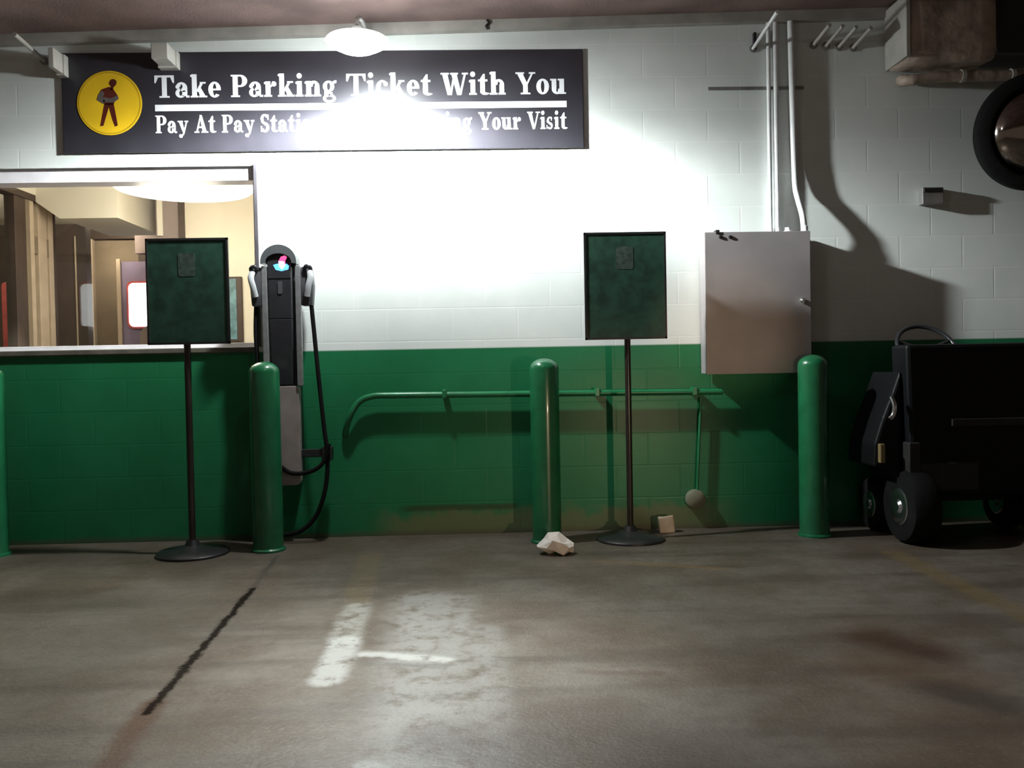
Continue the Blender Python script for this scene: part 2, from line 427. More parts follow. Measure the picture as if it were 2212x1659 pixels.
# sloping slab and the ledger under its edge
a0, a1 = P(-500, 96), P(2600, 2)
sl = (a1.z - a0.z) / (a1.x - a0.x)
zc = lambda x: a0.z + (x - a0.x) * sl
cx0, cx1, cy0, cy1, ct = -7, XR + 1, -11, TH, .15
struct(MB().hexa([(cx0, cy0, zc(cx0)), (cx1, cy0, zc(cx1)), (cx1, cy1, zc(cx1)), (cx0, cy1, zc(cx0))],
                 [(cx0, cy0, zc(cx0) + ct), (cx1, cy0, zc(cx1) + ct), (cx1, cy1, zc(cx1) + ct), (cx0, cy1, zc(cx0) + ct)]).build('ceiling', M['ceil']))
struct(MB().hexa([(cx0, -.05, zc(cx0) - .062), (cx1, -.05, zc(cx1) - .062), (cx1, 0, zc(cx1) - .062), (cx0, 0, zc(cx0) - .062)],
                 [(cx0, -.05, zc(cx0)), (cx1, -.05, zc(cx1)), (cx1, 0, zc(cx1)), (cx0, 0, zc(cx0))]).build('trim_1', M['ledger']))
# window: deep head panel, right jamb, sill, pane
wf = MB()
zf = P(280, 400, -.12).z
wf.box((XL, .025, zf), (XJ, .16, ZH)); wf.box((XJ - .028, .06, ZS), (XJ, .16, zf)); wf.box((XL, .10, ZS), (XJ, .16, ZS + .03))
win = struct(wf.build('window_1', M['frame_white'], bevel=.003))
MB().box((XL, .125, ZS + .03), (XJ - .028, .131, zf)).build('pane', M['pane'], win)
MB().box((XJ - .002, -.012, ZS + .0), (XJ + .016, .01, ZH + .01)).build('gap_shade', M['jamb_shade'], win)  # shade of the gap at the right jamb, put in as a dark strip
struct(MB().box((XL, -.022, ZS - .035), (XJ - .02, .06, ZS)).build('trim_2', M['sill'], bevel=.006))
# peeled, thickened footing of the wall
k0, k1, k2, k3 = P(842, 1112), P(892, 1092), P(1118, 1090), P(1118, 1146)

# ------------------------------------------------------------------ room behind the window
ZF = 2.62
ix0, ix1, iy1 = -6.2, .6, 4.6
struct(MB().box((ix0, TH, -.12), (ix1, iy1, 0)).build('floor_interior', M['carpet']))
struct(MB().box((ix0, TH, ZF), (ix1, iy1, ZF + .1)).build('ceiling_interior', M['creamlit']))
struct(MB().box((ix1, TH, 0), (ix1 + .1, iy1, ZF)).build('wall_right', M['cream']))
struct(MB().box((ix0 - .1, TH, 0), (ix0, iy1, ZF)).build('wall_left', M['cream']))
D = lambda Y, a, b: (P(a, 600, -Y).x, P(b, 600, -Y).x)
Zp = lambda px, py, Y: P(px, py, -Y).z
# far wall, brown, with a doorway
Y = 3.6
wfar = MB()
xa, xb = D(Y, 166, 300)
zt = Zp(230, 516, Y)
wfar.box((ix0, Y, 0), (xa, Y + .12, ZF)); wfar.box((xa, Y, zt), (xb, Y + .12, ZF)); wfar.box((xb, Y, 0), (ix1, Y + .12, ZF))
struct(wfar.build('wall_far', M['brown']))
struct(MB().box((ix0, iy1, 0), (ix1, iy1 + .1, ZF)).build('wall_end', M['midbrown']))
dr = MB()
x0, x1 = D(Y, 165, 180); dr.box((x0, Y - .03, 0), (x1, Y, zt + .03)); x0, x1 = D(Y, 191, 202); dr.box((x0, Y - .01, 0), (x1, Y + .05, zt))
x0, x1 = D(Y, 179, 192)
door = struct(dr.build('door_1', M['beige'], bevel=.004))
MB().box((x0, Y + .01, 0), (x1, Y + .05, zt)).build('door_edge', M['taupe'], door)
# lilac partition with a brightly lit rounded window
Y = 3.2
x0, x1 = D(Y, 255, 420); struct(MB().box((x0, Y, 0), (x1, Y + .08, Zp(300, 565, Y))).build('wall_partition', M['lilac']))
x0, x1 = D(Y, 296, 420); struct(MB().box((x0, Y - .03, Zp(300, 548, Y)), (x1, Y + .08, ZF)).build('trim_3', M['taupe']))
x0, x1 = D(Y, 253, 262); struct(MB().box((x0, Y - .02, 0), (x1, Y, Zp(258, 560, Y))).build('trim_4', M['beige'], bevel=.004))
xw0, xw1 = D(Y, 279, 352); zw0, zw1 = Zp(300, 706, Y), Zp(300, 612, Y)
def rounded(x0, z0, x1, z1, r, n=6):
    out = []
    for cx, cz, a in ((x1 - r, z1 - r, 0), (x0 + r, z1 - r, 90), (x0 + r, z0 + r, 180), (x1 - r, z0 + r, 270)):
        out += [(cx + r * math.cos(math.radians(a + 90 * k / n)), cz + r * math.sin(math.radians(a + 90 * k / n))) for k in range(n + 1)]
    return out
w2 = struct(MB().prism(rounded(xw0 - .02, zw0 - .02, xw1 + .02, zw1 + .02, .06), (0, Y - .025, 0), (1, 0, 0), (0, 0, 1), (0, .025, 0)).build('window_2', M['red']))
MB().prism(rounded(xw0, zw0, xw1, zw1, .05), (0, Y - .03, 0), (1, 0, 0), (0, 0, 1), (0, .004, 0)).build('pane', M['day'], w2)
# column and cream wall on the right of the room
Y = 2.0
x0, x1 = D(Y, 340, 398); struct(MB().box((x0, Y, 0), (x1, Y + .3, ZF)).build('wall_column', M['taupe']))
x0, x1 = D(Y, 344, 356); struct(MB().box((x0, Y - .02, Zp(350, 510, Y)), (x1, Y, ZF)).build('trim_5', M['creamlit'], bevel=.003))
x0, x1 = D(Y, 391, 403); struct(MB().box((x0, Y - .03, 0), (x1, Y + .1, ZF)).build('trim_6', M['brown']))
x0, x1 = D(Y, 401, 680); struct(MB().box((x0, Y, 0), (x1, Y + .1, ZF)).build('wall_cream', M['cream']))
# ceiling bulkhead
Y = 1.5
x0, x1 = D(Y, 100, 258); zb = Zp(200, 471, Y)
bk = MB()
bk.prism([(x0 - .32, ZF), (x0 + .12, zb + .0), (x1, zb), (x1, ZF)], (0, Y, 0), (1, 0, 0), (0, 0, 1), (0, .9, 0))
struct(bk.build('ceiling_bulkhead', M['creamlit']))
# glazed partition along the left, running away from the window
def part_x(px, Y): return P(px, 600, -Y).x
xp = P(190, 470, -2.5).x; zp = P(190, 470, -2.5).z
def depth_at(px):      # where the vertical seen at px stands along the partition
    d = ray(px, 600); t = (xp - CAM.x) / d.x; return CAM.y + d.y * t
gp = thing('glazed_partition', (xp, 1.4, 0), 'brown framed glazed partition running back along the left of the lit room', 'partition')
MB().box((xp - .05, .3, zp), (xp + .05, 2.6, zp + .16)).build('header', M['creamlit'], gp, bevel=.004)
MB().box((xp - .05, .3, zp - .05), (xp + .05, 2.6, zp)).build('head_rail', M['brown'], gp)
for a, b, m in ((24, 36, 'brown'), (36, 48, 'brown'), (49, 57, 'midbrown'), (58, 66, 'beige'), (75, 93, 'beige'), (98, 107, 'beige'), (107, 113, 'brown')):
    y0, y1 = depth_at(a), depth_at(b)
    MB().box((xp - .04, y0, 0), (xp + .04, y1, zp - .05)).build('mullion', M[m], gp, bevel=.004)
MB().box((xp - .035, depth_at(66), P(80, 530, -2.0).z - .14), (xp + .035, depth_at(107), P(80, 530, -2.0).z)).build('transom', M['midbrown'], gp)
MB().box((xp - .003, .3, 0), (xp + .003, 2.55, zp - .05)).build('pane', M['pane'], gp)
struct(MB().box((xp - .05, 2.55, 0), (D(2.55, 100, 166)[1], 2.65, ZF)).build('wall_doorway', M['brown']))
# things seen in the room
Y = .9
x0, x1 = D(Y, 258, 548); cxm, rr = (x0 + x1) / 2, (x1 - x0) / 2
zm = P(400, 407, -Y - .0).z
pl = thing('pendant_light', (cxm, Y, zm), 'large glowing drum light hanging inside the window behind the green sign', 'lamp')
MB().lathe([(0, -.035), (rr * .7, -.028), (rr * .97, -.012), (rr, .0), (rr, .03), (0, .032)], (cxm, Y, zm), n=56).build('diffuser', M['drum'], pl, smooth=True)
MB().lathe([(rr * .4, .032), (rr * .4, .05), (0, .05)], (cxm, Y, zm), n=40).build('canopy', M['lamp_house'], pl, smooth=True)
for s in (-1, 1): MB().tube([(cxm + s * .2, Y, zm + .04), (cxm + s * .2, Y, ZF)], .008).build('suspension_rod', M['steel'], pl)
Y = 1.99
x0, x1 = D(Y, 440, 523); z0, z1 = Zp(510, 738, Y), Zp(510, 598, Y)
po = thing('framed_poster', ((x0 + x1) / 2, Y, z0), 'teal framed poster on the cream wall just right of the window sign', 'poster')
MB().box((x0, Y - .025, z0), (x1, Y + .005, z1)).build('frame', M['brown'], po, bevel=.004)
MB().box((x0 + .02, Y - .029, z0 + .02), (x1 - .045, Y - .024, z1 - .02)).build('print', M['teal'], po)
Y = 3.05
x0, x1 = D(Y, 298, 345)
ch = thing('armchair', ((x0 + x1) / 2, Y, 0), 'dim grey armchair below the bright window at the back of the room', 'chair')
zz = Zp(320, 702, Y)
MB().prism(rounded(x0, .45, x1, zz, .12), (0, Y, 0), (1, 0, 0), (0, 0, 1), (0, .1, 0)).build('backrest', M['taupe'], ch, bevel=.01)
MB().box((x0 + .01, Y - .45, .3), (x1 - .01, Y, .48)).build('seat', M['taupe'], ch, bevel=.04)
for sx in (x0 + .02, x1 - .06):
    for sy in (Y - .42, Y + .02): MB().box((sx, sy, 0), (sx + .04, sy + .04, .31)).build('leg', M['brown'], ch)
Y = 2.3
x0, x1 = D(Y, 2, 21); z1 = Zp(12, 610, Y)
rb = MB().prism(rounded(x0, 0, x1, z1, .03), (0, Y, 0), (1, 0, 0), (0, 0, 1), (0, .25, 0))
tag(rb.build('banner_stand', M['red'], origin=((x0 + x1) / 2, Y, 0), bevel=.01), 'narrow red upright banner behind the glazed partition at far left', 'banner')

# light of the room comes from its drum lamp and this bulb inside it, plus the added fill lamps below
pb = bpy.data.lights.new('pendant_bulb', 'POINT'); pb.energy = 52; pb.color = (1.0, .88, .72); pb.shadow_soft_size = .3
pbo = bpy.data.objects.new('pendant_bulb', pb); C.objects.link(pbo); pbo.location = (0, -.10, -.20); pbo.parent = pl

for lx, ly, en in ((P(235, 600, -3.05).x, 3.02, 16), (P(225, 600, -4.1).x, 4.1, 12), (P(60, 600, -1.9).x - .7, 1.9, 14)):  # fill lamps added out of view to lift the dark parts of the room
    dl = thing('fill_downlight', (lx, ly, ZF), {3.02: 'unseen round fill lamp added before the dark brown doorway inside the room', 4.1: 'unseen round fill lamp added beyond the dark brown doorway', 1.9: 'unseen round fill lamp added behind the glazed partition'}[ly], 'lamp', 'unseen fill lamps added in the room')
    MB().lathe([(.09, -.012), (.09, 0), (.0, 0)], (lx, ly, ZF), n=28).build('fill_trim_ring', M['lamp_house'], dl, smooth=True)
    MB().lathe([(0, -.016), (.07, -.016), (.07, -.011), (0, -.011)], (lx, ly, ZF), n=28).build('diffuser', M['drum'], dl, smooth=True)
    b_ = bpy.data.lights.new('fill_bulb', 'POINT'); b_.energy = en; b_.color = (1.0, .86, .68); b_.shadow_soft_size = .07
    bo = bpy.data.objects.new('fill_bulb', b_); C.objects.link(bo); bo.location = (0, 0, -.10); bo.parent = dl

# ------------------------------------------------------------------ lettering
def ell(cx, cy, rx, ry, ix, iy, a0, a1, n=18):
    """pieces of an elliptical ring"""
    out = []
    for k in range(n):
        t0, t1 = [math.radians(a0 + (a1 - a0) * j / n) for j in (k, k + 1)]
        out.append([(cx + ix * math.cos(t0), cy + iy * math.sin(t0)), (cx + rx * math.cos(t0), cy + ry * math.sin(t0)),
                    (cx + rx * math.cos(t1), cy + ry * math.sin(t1)), (cx + ix * math.cos(t1), cy + iy * math.sin(t1))])
    return out
def R(x0, y0, x1, y1): return [(x0, y0), (x1, y0), (x1, y1), (x0, y1)]
def disc(cx, cy, r, n=16): return [(cx + r * math.cos(2 * math.pi * k / n), cy + r * math.sin(2 * math.pi * k / n)) for k in range(n)]
SS, XH, AS = .23, .69, 1.04
def stem(x, y1, foot=True, head='l'):
    o = [R(x, 0, x + SS, y1)]
    if foot: o.append(R(x - .07, 0, x + SS + .07, .075))
    if head: o.append([(x - .07, y1 - .11), (x + .02, y1 - .14), (x + .02, y1), (x - .07, y1 - .04)])
    return o
def arch(x): return ell(x + .20, .44, .26, .26, .06, .15, 0, 180) + [R(x + .23, .06, x + .46, .46), R(x + .17, 0, x + .53, .075)]
def mirror_s(s=1.0, w=.62):
    return [[(a * s, b * s) for a, b in p] for p in
            ell(w / 2, .745, .29, .275, .10, .17, 25, 270) + ell(w / 2, .27, .30, .29, .11, .165, -155, 90) +
            [[(.03, .72), (.20, .60), (.58, .42), (.60, .24), (.40, .34), (.06, .56)], R(.50, .70, .58, 1.0), R(.02, .02, .10, .32)]]
def glyph(c):
    if c == 'T': return [R(0, .91, .92, 1), R(.345, 0, .575, 1), R(.22, 0, .70, .075), [(0, 1), (0, .66), (.06, .66), (.17, .91)], [(.92, 1), (.92, .66), (.86, .66), (.75, .91)]], .92
    if c == 'P': return [R(.09, 0, .33, 1), R(0, 0, .42, .075), R(0, .925, .2, 1), R(.3, .92, .46, 1), R(.3, .45, .46, .53)] + ell(.45, .725, .33, .275, .09, .195, -90, 90), .80
    if c == 'D': return [R(.09, 0, .33, 1), R(0, 0, .2, .075), R(0, .925, .2, 1), R(.3, .92, .42, 1), R(.3, 0, .42, .08)] + ell(.41, .5, .45, .5, .20, .42, -90, 90), .90
    if c == 'a': return ell(.25, .20, .25, .21, .07, .12, 0, 360) + ell(.29, .44, .27, .25, .06, .16, 0, 165) + [R(.33, .06, .56, .46), R(.5, 0, .66, .09), disc(.10, .48, .09), R(.2, .33, .4, .41)], .66
    if c == 'k': return stem(.07, AS) + [[(.26, .28), (.50, .69), (.62, .69), (.38, .24)], [(.34, .36), (.47, .46), (.74, 0), (.46, 0)], R(.44, .615, .72, .69), R(.40, 0, .78, .075)], .78
    if c == 'e': return ell(.30, .345, .30, .36, .08, .27, 0, 318) + [R(.1, .31, .59, .39)], .62
    if c == 'r': return stem(.07, XH) + [[(.28, .40), (.40, .69), (.50, .69), (.50, .55)], disc(.47, .575, .115)], .60
    if c == 'i': return stem(.07, XH) + [disc(.185, .93, .125)], .38
    if c == 'n': return stem(.07, XH) + arch(.24), .80
    if c == 'm': return stem(.07, XH) + arch(.24) + arch(.63), 1.18
    if c == 'h': return stem(.07, AS) + arch(.24), .80
    if c == 'u': return [R(.07, .2, .30, XH), R(0, .615, .2, XH), R(.44, 0, .67, XH), R(.36, .615, .5, XH), R(.55, 0, .76, .075)] + ell(.33, .24, .26, .25, .05, .15, 180, 360), .78
    if c == 'g': return ell(.28, .44, .27, .26, .08, .17, 0, 360) + ell(.31, -.10, .31, .19, .17, .09, 0, 360) + [R(.08, .02, .46, .17), [(.4, .58), (.52, .69), (.66, .72), (.66, .60), (.5, .55)], R(.08, .1, .2, .26)], .68
    if c == 'c': return ell(.30, .345, .30, .36, .08, .27, 40, 320) + [disc(.46, .53, .10)], .58
    if c == 't': return [[(.1, .1), (.33, .1), (.33, .94), (.25, .94), (.10, .72)], R(0, .60, .46, .69)] + ell(.34, .14, .24, .15, .01, .06, 180, 330), .50
    if c == 'W': return [[(.06, 1), (.32, 1), (.52, .02), (.42, 0), (.32, 0)], [(.42, 0), (.52, 0), (.72, .96), (.62, .96)], [(.5, 1), (.76, 1), (.98, .02), (.88, 0), (.78, 0)], [(.88, 0), (.98, 0), (1.22, .96), (1.12, .96)], R(0, .925, .40, 1), R(.46, .925, .84, 1), R(1.02, .925, 1.32, 1)], 1.30
    if c == 'Y': return [[(.05, 1), (.32, 1), (.56, .5), (.52, .38), (.36, .4)], [(.5, .46), (.58, .42), (.86, .96), (.76, .96)], R(.36, 0, .59, .47), R(.24, 0, .71, .075), R(0, .925, .42, 1), R(.64, .925, .96, 1)], .94
    if c == 'V': return [[(.05, 1), (.32, 1), (.56, .03), (.48, 0), (.40, 0)], [(.46, 0), (.55, 0), (.84, .96), (.74, .96)], R(0, .925, .42, 1), R(.62, .925, .94, 1)], .90
    if c == 'A': return [[(.12, .02), (.22, .02), (.50, .96), (.42, 1)], [(.38, 1), (.54, 1), (.88, 0), (.60, 0)], R(.24, .27, .66, .36), R(0, 0, .34, .075), R(.5, 0, .98, .075)], .96
    if c == 'y': return [[(.05, XH), (.31, XH), (.48, .16), (.40, -.04)], [(.36, -.12), (.46, -.06), (.70, .66), (.60, .66)], R(0, .615, .38, XH), R(.5, .615, .76, XH), [(.28, -.24), (.40, -.12), (.46, -.04), (.34, -.02)], disc(.2, -.17, .105), R(.18, -.27, .32, -.18)], .74
    if c == 'o': return ell(.31, .345, .31, .36, .085, .27, 0, 360), .62
    if c == 'S': return mirror_s(1.0), .66
    if c == 's': return mirror_s(.69, .74), .52
    return [], .34
def lettering(name, text, x0, x1, zb, cap, y, th, m, parent):
    w = 0; items = []
    for c in text:
        g, a = glyph(c); items.append((g, w)); w += a + .055
    s = (x1 - x0) / (w - .055)
    mb = MB()
    for i, (g, off) in enumerate(items):
        if text[i] == ' ': mb.build(name, m, parent); mb = MB()
        for j, p in enumerate(g):
            e = .00002 * (j % 7)
            mb.prism(p, (x0 + off * s, y - e, zb), (s, 0, 0), (0, 0, cap), (0, -th, 0))
    mb.build(name, m, parent)

# black wall sign
sx0, sx1 = P(134, 225, .018).x, P(1260, 210, .018).x
sz1, sz0 = P(700, 110, .018).z, P(700, 325, .018).z
sg = thing('wall_sign', ((sx0 + sx1) / 2, 0, sz0), 'long black wall sign with white parking ticket lettering and a yellow disc', 'sign')
MB().box((sx0, -.018, sz0), (sx1, 0, sz1)).build('board', M['black_sign'], sg, bevel=.004)
f = lambda py: P(700, py, .018).z
lx0, lx1 = P(335, 230, .018).x, P(1224, 220, .018).x
lettering('headline_word', 'Take Parking Ticket With You', lx0, lx1, f(208), f(160) - f(208), -.018, .002, M['white_let'], sg)
MB().box((lx0, -.0202, f(237)), (lx1, -.018, f(223))).build('divider_bar', M['white_let'], sg)
lettering('lower_word', 'Pay At Pay Station Anytime During Your Visit', lx0, lx1, f(284), f(246) - f(284), -.018, .002, M['white_let'], sg)
ec = P(237, 223, .018); er = P(307, 223, .018).x - ec.x
em = MB().lathe([(er, 0), (er, .003), (0, .003)], (ec.x, -.018, ec.z), axis=(0, -1, 0), n=64).build('emblem_disc', M['yellow'], sg)
rim = MB()
for q in ell(0, 0, er * .97, er * .97, er * .93, er * .93, 0, 360, 64): rim.prism(q, (ec.x, -.021, ec.z), (1, 0, 0), (0, 0, 1), (0, -.0006, 0))
rim.build('emblem_rim', M['yellow_rim'], em)
def E(px, py): p = P(px, py, .018); return (p.x - ec.x, p.z - ec.z)
fig = MB()
fig.prism([E(*q) for q in ((236, 178), (240, 172), (247, 171), (252, 175), (252, 182), (247, 188), (240, 187), (236, 183))], (ec.x, -.021, ec.z), (1, 0, 0), (0, 0, 1), (0, -.0008, 0))
for q in ([(240, 186), (246, 187), (245, 195), (238, 194)], [(219, 194), (236, 188), (246, 194), (254, 206), (250, 216), (246, 226), (226, 226), (221, 212), (213, 206)],
          [(226, 224), (237, 224), (234, 238), (224, 272), (217, 273), (221, 252)], [(234, 224), (246, 224), (250, 244), (255, 271), (249, 274), (243, 258), (238, 240)]):
    fig.prism([E(*a) for a in q], (ec.x, -.021, ec.z), (1, 0, 0), (0, 0, 1), (0, -.0008, 0))
fig.build('walking_figure', M['maroon'], em)
arm = MB()
for q in ([(213, 205), (221, 196), (226, 203), (221, 213), (228, 219), (224, 225), (210, 216)], [(222, 210), (240, 213), (255, 206), (257, 214), (246, 222), (224, 221)]):
    arm.prism([E(*a) for a in q], (ec.x, -.0219, ec.z), (1, 0, 0), (0, 0, 1), (0, -.0006, 0))
arm.build('figure_arms', M['grey_print'], em)

# ------------------------------------------------------------------ signs on poles
def sign_stand(bx, by, p, pw, top, bot, label, left_edge, right_edge):
    y = -p
    g = P(bx, by, p); base = Vector((g.x, y, 0))
    t = thing('sign_stand', base, label, 'sign', 'green signs on poles')
    r = .205
    MB().lathe([(r, 0), (r, .012), (r * .93, .024), (.10, .032), (.045, .055), (.03, .085), (0, .085)], base, n=44).build('base', M['black'], t, smooth=True)
    zt = P(bx, top, p).z; zb = P(bx, bot, p).z
    MB().tube([base + Vector((0, .0, .03)), Vector((base.x, y, zt - .05))], .019, n=20).build('pole', M['pole'], t, smooth=True)
    x0, x1 = P(left_edge, 600, p).x, P(right_edge, 600, p).x
    pn = MB().box((x0, y - .030, zb), (x1, y - .020, zt)).build('sign_panel', M['sign_green'], t, bevel=.002)
    fr = MB(); w = .012
    for a, b in (((x0, zb), (x1, zb + w)), ((x0, zt - w), (x1, zt)), ((x0, zb), (x0 + w, zt)), ((x1 - w, zb), (x1, zt))):
        fr.box((a[0], y - .034, a[1]), (b[0], y - .018, b[1]))
    fr.build('frame', M['black'], pn)
    cx = (x0 + x1) / 2; ww, hh = x1 - x0, zt - zb
    MB().prism(rounded(cx - .055 * ww / .5, zt - .22, cx + .05 * ww / .5, zt - .085, .015), (0, y - .0302, 0), (1, 0, 0), (0, 0, 1), (0, -.0008, 0)).build('emblem', M['sign_mark'], pn)
    for zk in (zt - .30, zb + .08): MB().box((base.x - .03, y - .02, zk), (base.x + .03, y + .022, zk + .06)).build('clamp', M['black'], t, bevel=.004)
    return t
sign_stand(1362, 1150, .30, 0, 503, 733, 'dark green sign on a black pole between two green bollards', 1261, 1437)
sign_stand(416, 1172, .40, 0, 516, 744, 'dark green sign on a black pole in front of the lit window', 320, 497)

# ------------------------------------------------------------------ bollards
def bollard_mesh(c, h, r):
    prof = [(r + .012, 0), (r + .012, .012), (r, .02)] + [(r, .2 + (h - r * .72 - .2) * k / 3) for k in range(4)]
    prof += [(r * math.cos(a), h - r * .72 + r * .72 * math.sin(a)) for a in [math.radians(15 * k) for k in range(1, 6)]] + [(0, h)]
    return MB().lathe(prof, c, n=40)
first = None
for px, py, p, top, lab in ((580, 1174, .345, 781, 'glossy green bollard standing in front of the charging station'),
                            (1182, 1167, .30, 774, 'glossy green bollard with crumpled white paper at its foot'),
                            (1760, 1162, .32, 766, 'glossy green bollard below the right edge of the grey cabinet'),
                            (-16, 1182, .30, 790, 'glossy green bollard cut off by the left edge of the photo')):
    g = P(px, py, p); h = P(px, top, p).z
    if first is None:
        first = bollard_mesh((g.x, -p, 0), h, .088).build('bollard', M['green'], smooth=True, origin=(g.x, -p, 0)); o = first; h0 = h
    else:
        o = first.copy(); C.objects.link(o); o.location = (g.x, -p, 0); o.scale.z = h / h0
    tag(o, lab, 'bollard', 'green bollards along the wall')

# ------------------------------------------------------------------ pipe rail on the wall
rz = .055
pts = [P(746, 938, .0), P(748, 925, .03), P(757, 897, rz), P(776, 868, rz), P(805, 856, rz), P(850, 854, rz)]
q = P(1560, 846, rz); pts += [Vector((pts[-1].x + (q.x - pts[-1].x) * k / 4, -rz, pts[-1].z + (q.z - pts[-1].z) * k / 4)) for k in (1, 2, 3, 4)]
pr = thing('pipe_rail', (pts[6].x, 0, pts[6].z), 'green painted pipe running along the wall between bollards and behind the pole', 'pipe')
MB().tube(bez(pts, 6), .020, n=18).build('pipe', M['green_rail'], pr, smooth=True)
for px in (960, 1290, 1500):
    c = P(px, 852 - (px - 850) * .011, rz)
    MB().box((c.x - .014, -rz - .024, c.z - .026), (c.x + .014, 0, c.z + .026)).build('pipe_strap', M['green_rail'], pr, bevel=.004)
# thin conduit dropping from the rail to a round cover
c0, c1 = P(1514, 858, .03), P(1506, 1062, .03)
cd = thing('outlet_box', (c1.x, 0, c1.z), 'pale round outlet cover low on the green wall under the cabinet', 'outlet')
MB().tube([c0, c1], .009).build('conduit', M['green_rail'], cd, smooth=True)
cc = P(1502, 1078, .02)
MB().lathe([(.062, -.02), (.062, .018), (.05, .028), (0, .030)], (cc.x, -.02, cc.z), axis=(0, -1, 0), n=28).build('cover', M['pale'], cd, smooth=True)

# ------------------------------------------------------------------ charging station
p = .26
x0, x1 = P(566, 700, p).x, P(650, 700, p).x
xm = (x0 + x1) / 2
Zc = lambda py, pp=p: P(608, py, pp).z
zt, zb = Zc(532), Zc(1056)
cs = thing('charging_station', (xm, 0, zb), 'black wall mounted vehicle charging station with two plugs and a lit display', 'charger')
hw = (x1 - x0) / 2
# back spine to the wall
MB().box((xm - hw * .75, -.20, zb + .05), (xm + hw * .75, 0, zt - .08)).build('spine', M['plastic'], cs, bevel=.01)
# tapered front body
bd = MB()
zA, zB, zC = Zc(575), Zc(690), Zc(835)
for (za, wa, ya), (zc2, wc, yc) in (((zA, .070, .30), (zB, .068, .29)), ((zB, .068, .29), (zC, .060, .265))):
    bd.hexa([(xm - wc, -yc, zc2), (xm + wc, -yc, zc2), (xm + wc, -.19, zc2), (xm - wc, -.19, zc2)], [(xm - wa, -ya, za), (xm + wa, -ya, za), (xm + wa, -.19, za), (xm - wa, -.19, za)])
body = bd.build('body', M['plastic'], cs, bevel=.006)
# domed head with overhanging brow
hd = MB(); hx = .108
for q in ell(0, 0, hx, .105, .078, .052, -6, 186, 30): hd.prism(q, (xm, -.33, Zc(566)), (1, 0, 0), (0, 0, 1), (0, .17, 0))
hd.build('head_cap', M['grey_cap'], cs, smooth=True)
MB().prism([(hx * .93 * math.cos(math.radians(t)), .092 * math.sin(math.radians(t))) for t in range(0, 181, 10)], (xm, -.30, Zc(566)), (1, 0, 0), (0, 0, 1), (0, .12, 0)).build('head_back', M['plastic'], cs)
# display with its lit graphic
dsp = MB().box((xm - .070, -.303, Zc(600, .3)), (xm + .070, -.292, Zc(552, .3))).build('display', M['plastic'], cs, bevel=.003)
dp = lambda px, py: (P(px, py, .304).x - xm, P(px, py, .304).z)
for nm, mt, q in (('pink_glow', 'pink', [(600, 562), (605, 552), (614, 549), (619, 553), (615, 561), (616, 572), (600, 572)]),
                  ('blue_glow', 'blue', [(588, 570), (598, 567), (607, 574), (618, 567), (624, 572), (622, 580), (607, 584), (594, 581)]),
                  ('white_glow', 'pinkw', [(600, 562), (612, 562), (615, 572), (608, 580), (601, 573)])):
    yy = {'pink_glow': -.3034, 'blue_glow': -.3038, 'white_glow': -.3042}[nm]
    MB().prism([dp(*a) for a in q], (xm, yy, 0), (1, 0, 0), (0, 0, 1), (0, -.0004, 0)).build(nm, M[mt], dsp)
MB().prism(rounded(xm - .010, Zc(634, .3), xm + .016, Zc(606, .3), .008), (0, -.296, 0), (1, 0, 0), (0, 0, 1), (0, -.006, 0)).build('card_reader_bar', M['holster'], body)
# silver side rails
for px0, px1, bot in ((565, 577, 1000), (639, 651, 838)):
    a, b = P(px0, 700, .30).x, P(px1, 700, .30).x
    MB().box((a, -.305, Zc(bot, .3)), (b, -.255, Zc(572, .3))).build('side_rail', M['alu'], cs, bevel=.004)
# worn lower cover
lc = MB().prism(rounded(xm - .085, zb, xm + .098, Zc(838, .28), .03), (0, -.285, 0), (1, 0, 0), (0, 0, 1), (0, .09, 0)).build('lower_cover', M['pinkgrey'], cs, bevel=.006)
# plug holsters, plugs and cables
for s, pl_, cable in ((-1, [(556, 572), (556, 640)], [(553, 660), (552, 720), (556, 800), (552, 900), (560, 990), (600, 1012), (630, 1030), (672, 1026), (700, 1005), (712, 965)]),
                      (1, [(664, 575), (667, 640)], [(674, 660), (680, 720), (690, 820), (702, 930), (709, 985), (708, 1040), (698, 1090), (680, 1130), (648, 1158), (612, 1166)])):
    hcx = P(pl_[0][0], 600, .26).x
    hol = MB().prism([(hcx - .034, Zc(662, .26)), (hcx + .034, Zc(662, .26)), (hcx + .043, Zc(618, .26)), (hcx + .030, Zc(576, .26)), (hcx - .030, Zc(576, .26)), (hcx - .043, Zc(618, .26))], (0, -.30, 0), (1, 0, 0), (0, 0, 1), (0, .11, 0)).build('holster', M['holster'], cs, bevel=.010, smooth=True)
    gx = hcx + s * .018
    plug = MB().tube(bez([(gx - s * .012, -.32, Zc(640, .3)), (gx, -.335, Zc(618, .3)), (gx + s * .012, -.33, Zc(600, .3)), (gx + s * .006, -.31, Zc(586, .3))]), .019).build('plug', M['connector'], hol, smooth=True)
    MB().tube(bez([(gx + s * .004, -.30, Zc(590, .3)), (gx + s * .012, -.32, Zc(578, .3)), (gx - s * .01, -.33, Zc(574, .3)), (gx - s * .025, -.31, Zc(580, .3))]), .012).build('plug_handle', M['plastic'], hol, smooth=True)
    cp = [P(a, b, .27 if s > 0 else (.25 if i < 5 else .30)) for i, (a, b) in enumerate(cable)]
    cp = [Vector((v.x, v.y, max(v.z, .016))) for v in cp]
    MB().tube(bez(cp, 8), .0135, n=12).build('cable', M['rubber'], cs, smooth=True)
